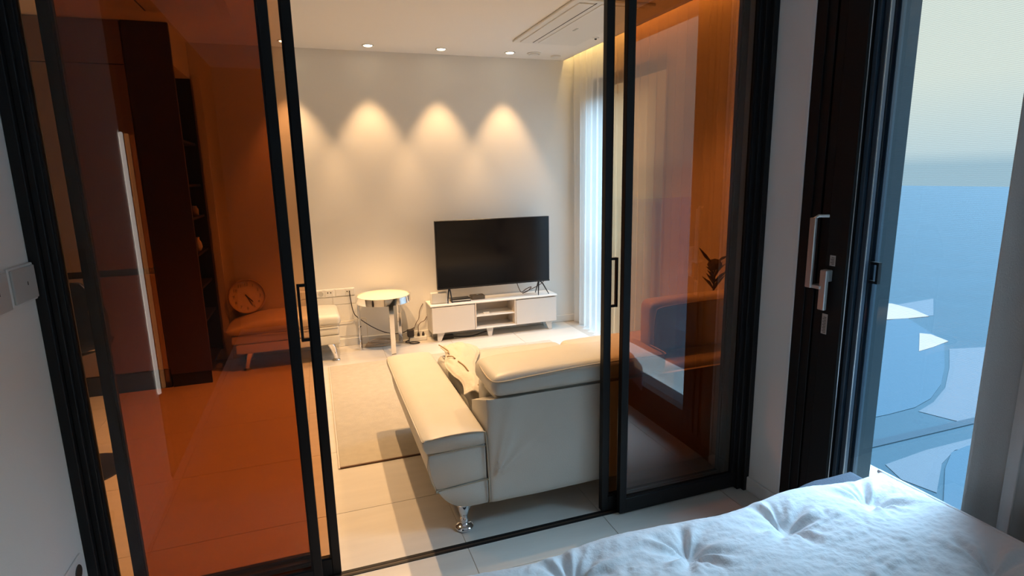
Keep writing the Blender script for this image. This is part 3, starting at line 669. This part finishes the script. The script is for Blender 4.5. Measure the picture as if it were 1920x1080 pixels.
# ------------------------------------------------------------ black chair behind the left glass
ch = thing('counter_stool', 'black shell counter stool with a slot in its back, far left behind the glass', 'stool', (-1.27, 3.36, 0))
b = B(); g = []
prof = [(-.17, .665), (-.06, .645), (.06, .645), (.12, .66), (.15, .70), (.168, .803), (.175, .835), (.18, .90), (.18, .99)]
for i, (yy, zz) in enumerate(prof):
    wd = (.19, .205, .205, .20, .195, .19, .185, .16, .09)[i]; row = []
    for k in range(13):
        u = -1+2*k/12; cup = .05*u*u if i >= 4 else .0
        row.append(b.verts.new((wd*u, yy-cup*1.2, zz+(.03*u*u if i < 4 else 0))))
    g.append(row)
for i in range(len(g)-1):
    for k in range(12):
        if i == 5 and k == 9: continue
        b.faces.new((g[i][k], g[i][k+1], g[i+1][k+1], g[i+1][k]))
o = obj('shell', b, MOULD, ch, smooth=True); md = o.modifiers.new('s', 'SOLIDIFY'); md.thickness = .014; md.offset = 0
obj('pole', tube(B(), [(.0, 0, .637), (.0, 0, .02)], .022, 16), MOULD, ch, smooth=True, auto=40)
obj('base_disc', lathe(B(), [(.20, .001), (.20, .008), (.16, .014), (.03, .026), (0, .026)], n=40), MOULD, ch, smooth=True, auto=40)

# dried plant on the far right arm of the sofa
pt = thing('dried_plant', 'dark dried flower head and thin leaves above the sofa back, behind the right glass', 'plant', (2.30, 2.84, .470))
obj('pot', lathe(B(), [(.045, 0), (.055, .07), (.05, .085), (.0, .08)], n=20), BLACKM, pt, smooth=True)
obj('flower_head', lathe(B(), [(.0, .425), (.03, .435), (.044, .462), (.032, .49), (0, .50)], n=18), LEAFM, pt, smooth=True)
for k in range(11):
    a = k*2.4; L = .05+.02*(k % 3); z0 = .30+.01*k
    obj('leaf', tube(B(), [(0, 0, z0), (L*.4*math.cos(a), L*.4*math.sin(a), z0+.04), (L*math.cos(a), L*math.sin(a), z0+.06+.015*(k % 3))], [.004, .010, .001], 6), LEAFM, pt, smooth=True)
obj('stem', tube(B(), [(0, 0, .07), (0, 0, .43)], .005, 6), LEAFM, pt)
obj('leaf', tube(B(), [(-.02, 0, .47), (-.07, .0, .52), (-.12, 0, .575)], [.004, .010, .002], 6), LEAFM, pt, smooth=True)
obj('leaf', tube(B(), [(.02, 0, .48), (.06, .0, .50), (.10, 0, .51)], [.004, .009, .002], 6), LEAFM, pt, smooth=True)

# ------------------------------------------------------------ switch, outlet and added glowing strip on the bedroom wall
def wallplate(name, label, cat, y0, y1, z0, z1, rocker):
    r = thing(name, label, cat, (-.78, (y0+y1)/2, (z0+z1)/2))
    wobj('plate', box(B(), -.7795, -.772, y0, y1, z0, z1, .002, 1), PLAST, r)
    if rocker:
        wobj('rocker', box(B(), -.773, -.766, y0+.006, y1-.006, z0+.006, z1-.006, .003, 2), PLASTG, r)
        wobj('marker', box(B(), -.7665, -.765, (y0+y1)/2+.01, (y0+y1)/2+.013, (z0+z1)/2-.004, (z0+z1)/2+.006), HOLE, r)
    else:
        for y in (y0+.04, y1-.04): wobj('socket', lathe(B(), [(.022, .0125), (.024, .010), (.018, .010), (.017, .006), (.004, .006)], c=(-.7815, y, (z0+z1)/2), n=24, axis='x'), HOLE, r)
    return r
wallplate('light_switch', 'square pale grey light switch on the left wall', 'switch', 1.822, 1.968, 1.178, 1.284, True)
wallplate('light_switch', 'second light switch plate cut by the left edge of the picture', 'switch', 1.665, 1.812, 1.172, 1.284, True)
wallplate('wall_outlet', 'white double power outlet low on the left wall', 'socket', 1.79, 1.93, .29, .375, False)
o = obj('added_glow_strip', box(B(), -.779, -.765, 1.025, 1.042, .50, 1.72, .003, 1), HALL); tag(o, 'slim white glowing strip added on the bedroom wall out of view, seen only as a reflection', 'lamp')  # added emitter out of view, gives the bright streak reflected in the left leaves

# ------------------------------------------------------------ bed
bd = thing('bed', 'bed base with a grey mattress under the tufted white duvet', 'bed', (.86, .2, 0))
wobj('base', box(B(), .10, 1.64, -.85, 1.13, .05, .26, .01, 2), MATT, bd)
for x, y in ((.2, 1.05), (1.55, 1.05), (.2, -.75), (1.55, -.75)): wobj('leg', box(B(), x-.03, x+.03, y-.03, y+.03, .001, .05), BLACKM, bd)
wobj('mattress', box(B(), .08, 1.66, -.86, 1.16, .26, .468, .04, 4), MATT, bd, smooth=True)
# navy blanket edge
b = B(); g = []; n1, n2 = 150, 22
for i in range(n1+1):
    c = []; x = .10+1.63*i/n1
    ed = 1.240+.065*max(0, min(1, (x-1.05)/.45))+.008*math.sin(x*9)+.015*noise.noise(Vector((x*6, 1, 0)))
    for k in range(n2+1):
        t = k/n2; y = .95+(ed-.95)*min(1, t*1.25); z = .483+.004*noise.noise(Vector((x*9, y*9, 4)))
        if x > 1.66: z -= (x-1.66)*1.2
        if t > .8: z = z-(t-.8)/.2*.16; y = ed+.012*math.sin((t-.8)*15)
        c.append(b.verts.new((x, y, z)))
    g.append(c)
for i in range(n1):
    for k in range(n2): b.faces.new((g[i][k], g[i+1][k], g[i+1][k+1], g[i][k+1]))
o = obj('blanket', b, BEDN, smooth=True); md = o.modifiers.new('s', 'SOLIDIFY'); md.thickness = .008
tag(o, 'dark blue blanket edge peeping out under the far side of the duvet', 'blanket')
# duvet
TP = .32; TX, TY = .516, 1.085-.005
def duvet_h(x, y):
    i = round((x-TX)/TP); j = round((y-TY)/TP); h = 0
    for a in (i-1, i, i+1):
        for c in (j-1, j, j+1):
            cx = TX+a*TP+.010*math.sin(a*3.1+c); cy = TY+c*TP+.010*math.cos(a*2.3+c*1.7); dx, dy = x-cx, y-cy; d = math.hypot(dx, dy)
            if d > .30: continue
            th = math.atan2(dy, dx); s = a*7.3+c*3.1
            h -= .034*math.exp(-(d/.038)**2)+.018*math.exp(-(d/.10)**2)
            w = math.sin(th*7+s+1.6*noise.noise(Vector((th*1.5, s, 0)))+d*9)*.6+math.sin(th*11-s*2)*.4
            h += .010*w*math.exp(-((d-.055)/.055)**2)
    return h
def duvet_n(x, y):
    h = .010*noise.noise(Vector((x*4.2, y*6.5, 1)))
    h += .009*(abs(noise.noise(Vector((x*9+2*noise.noise(Vector((x*3, y*3, 5))), y*17, 9))))-.2)
    h += .006*(abs(noise.noise(Vector((x*17+3*noise.noise(Vector((x*5, y*5, 2))), y*36, 3))))-.2)+.0022*noise.noise(Vector((x*60, y*90, 3)))
    return h
b = B(); g = []; x0d, x1d, y0d, y1d = .04, 1.652, -.70, 1.205; NX, NY = 330, 330
for i in range(NX+1):
    c = []
    for j in range(NY+1):
        u = i/NX; w = 1-(1-j/NY)**1.35 if False else j/NY
        w = w**.75; x = x0d+(x1d-x0d)*u; y = y0d+(y1d-y0d)*w
        xe = min(x-x0d, x1d-x); ye = min(y-y0d, y1d-y)
        def ed(e, r): return 0 if e >= r else (1-math.sqrt(max(0, 1-(1-e/r)**2)))
        fe = min(1, xe/.05)*min(1, ye/.05)
        fn = min(1, xe/.15)*min(1, ye/.15)
        z = .560+duvet_h(x, y)*(.25+.75*fe)+duvet_n(x, y)*(.35+.65*fn)-max(.048*ed(ye, .055), .042*ed(xe, .05))
        z = max(z, .512)
        yy = y+(.012*math.sin(x*11)+.008*noise.noise(Vector((x*6, 0, 3))))*max(0, (y-1.0)/.2)
        c.append(b.verts.new((x, yy, z)))
    c2 = c; g.append(c)
for i in range(NX):
    for j in range(NY): b.faces.new((g[i][j], g[i+1][j], g[i+1][j+1], g[i][j+1]))
per = [g[i][0] for i in range(NX+1)]+[g[NX][j] for j in range(1, NY+1)]+[g[i][NY] for i in range(NX-1, -1, -1)]+[g[0][j] for j in range(NY-1, 0, -1)]
lowr = [b.verts.new((v.co.x, v.co.y, max(.508, v.co.z-.012))) for v in per]
for k in range(len(per)): b.faces.new((per[k], per[(k+1) % len(per)], lowr[(k+1) % len(per)], lowr[k]))
dv = obj('duvet', b, BEDC, smooth=True); tag(dv, 'puffy white duvet with pulled-in tufts covering the bed', 'duvet')
hem = [(x1d-.012, y, .545+duvet_h(x1d-.012, y)*.3) for y in [1.19-.02*k for k in range(60)]]
obj('hem', tube(B(), hem, .007, 6), BEDC, dv, smooth=True)
hem = [(x, 1.192+.012*math.sin(x*11)+.008*noise.noise(Vector((x*6, 0, 3))), .505) for x in [.1+.03*k for k in range(52)]]
obj('hem', tube(B(), hem, .006, 6), BEDC, dv, smooth=True)
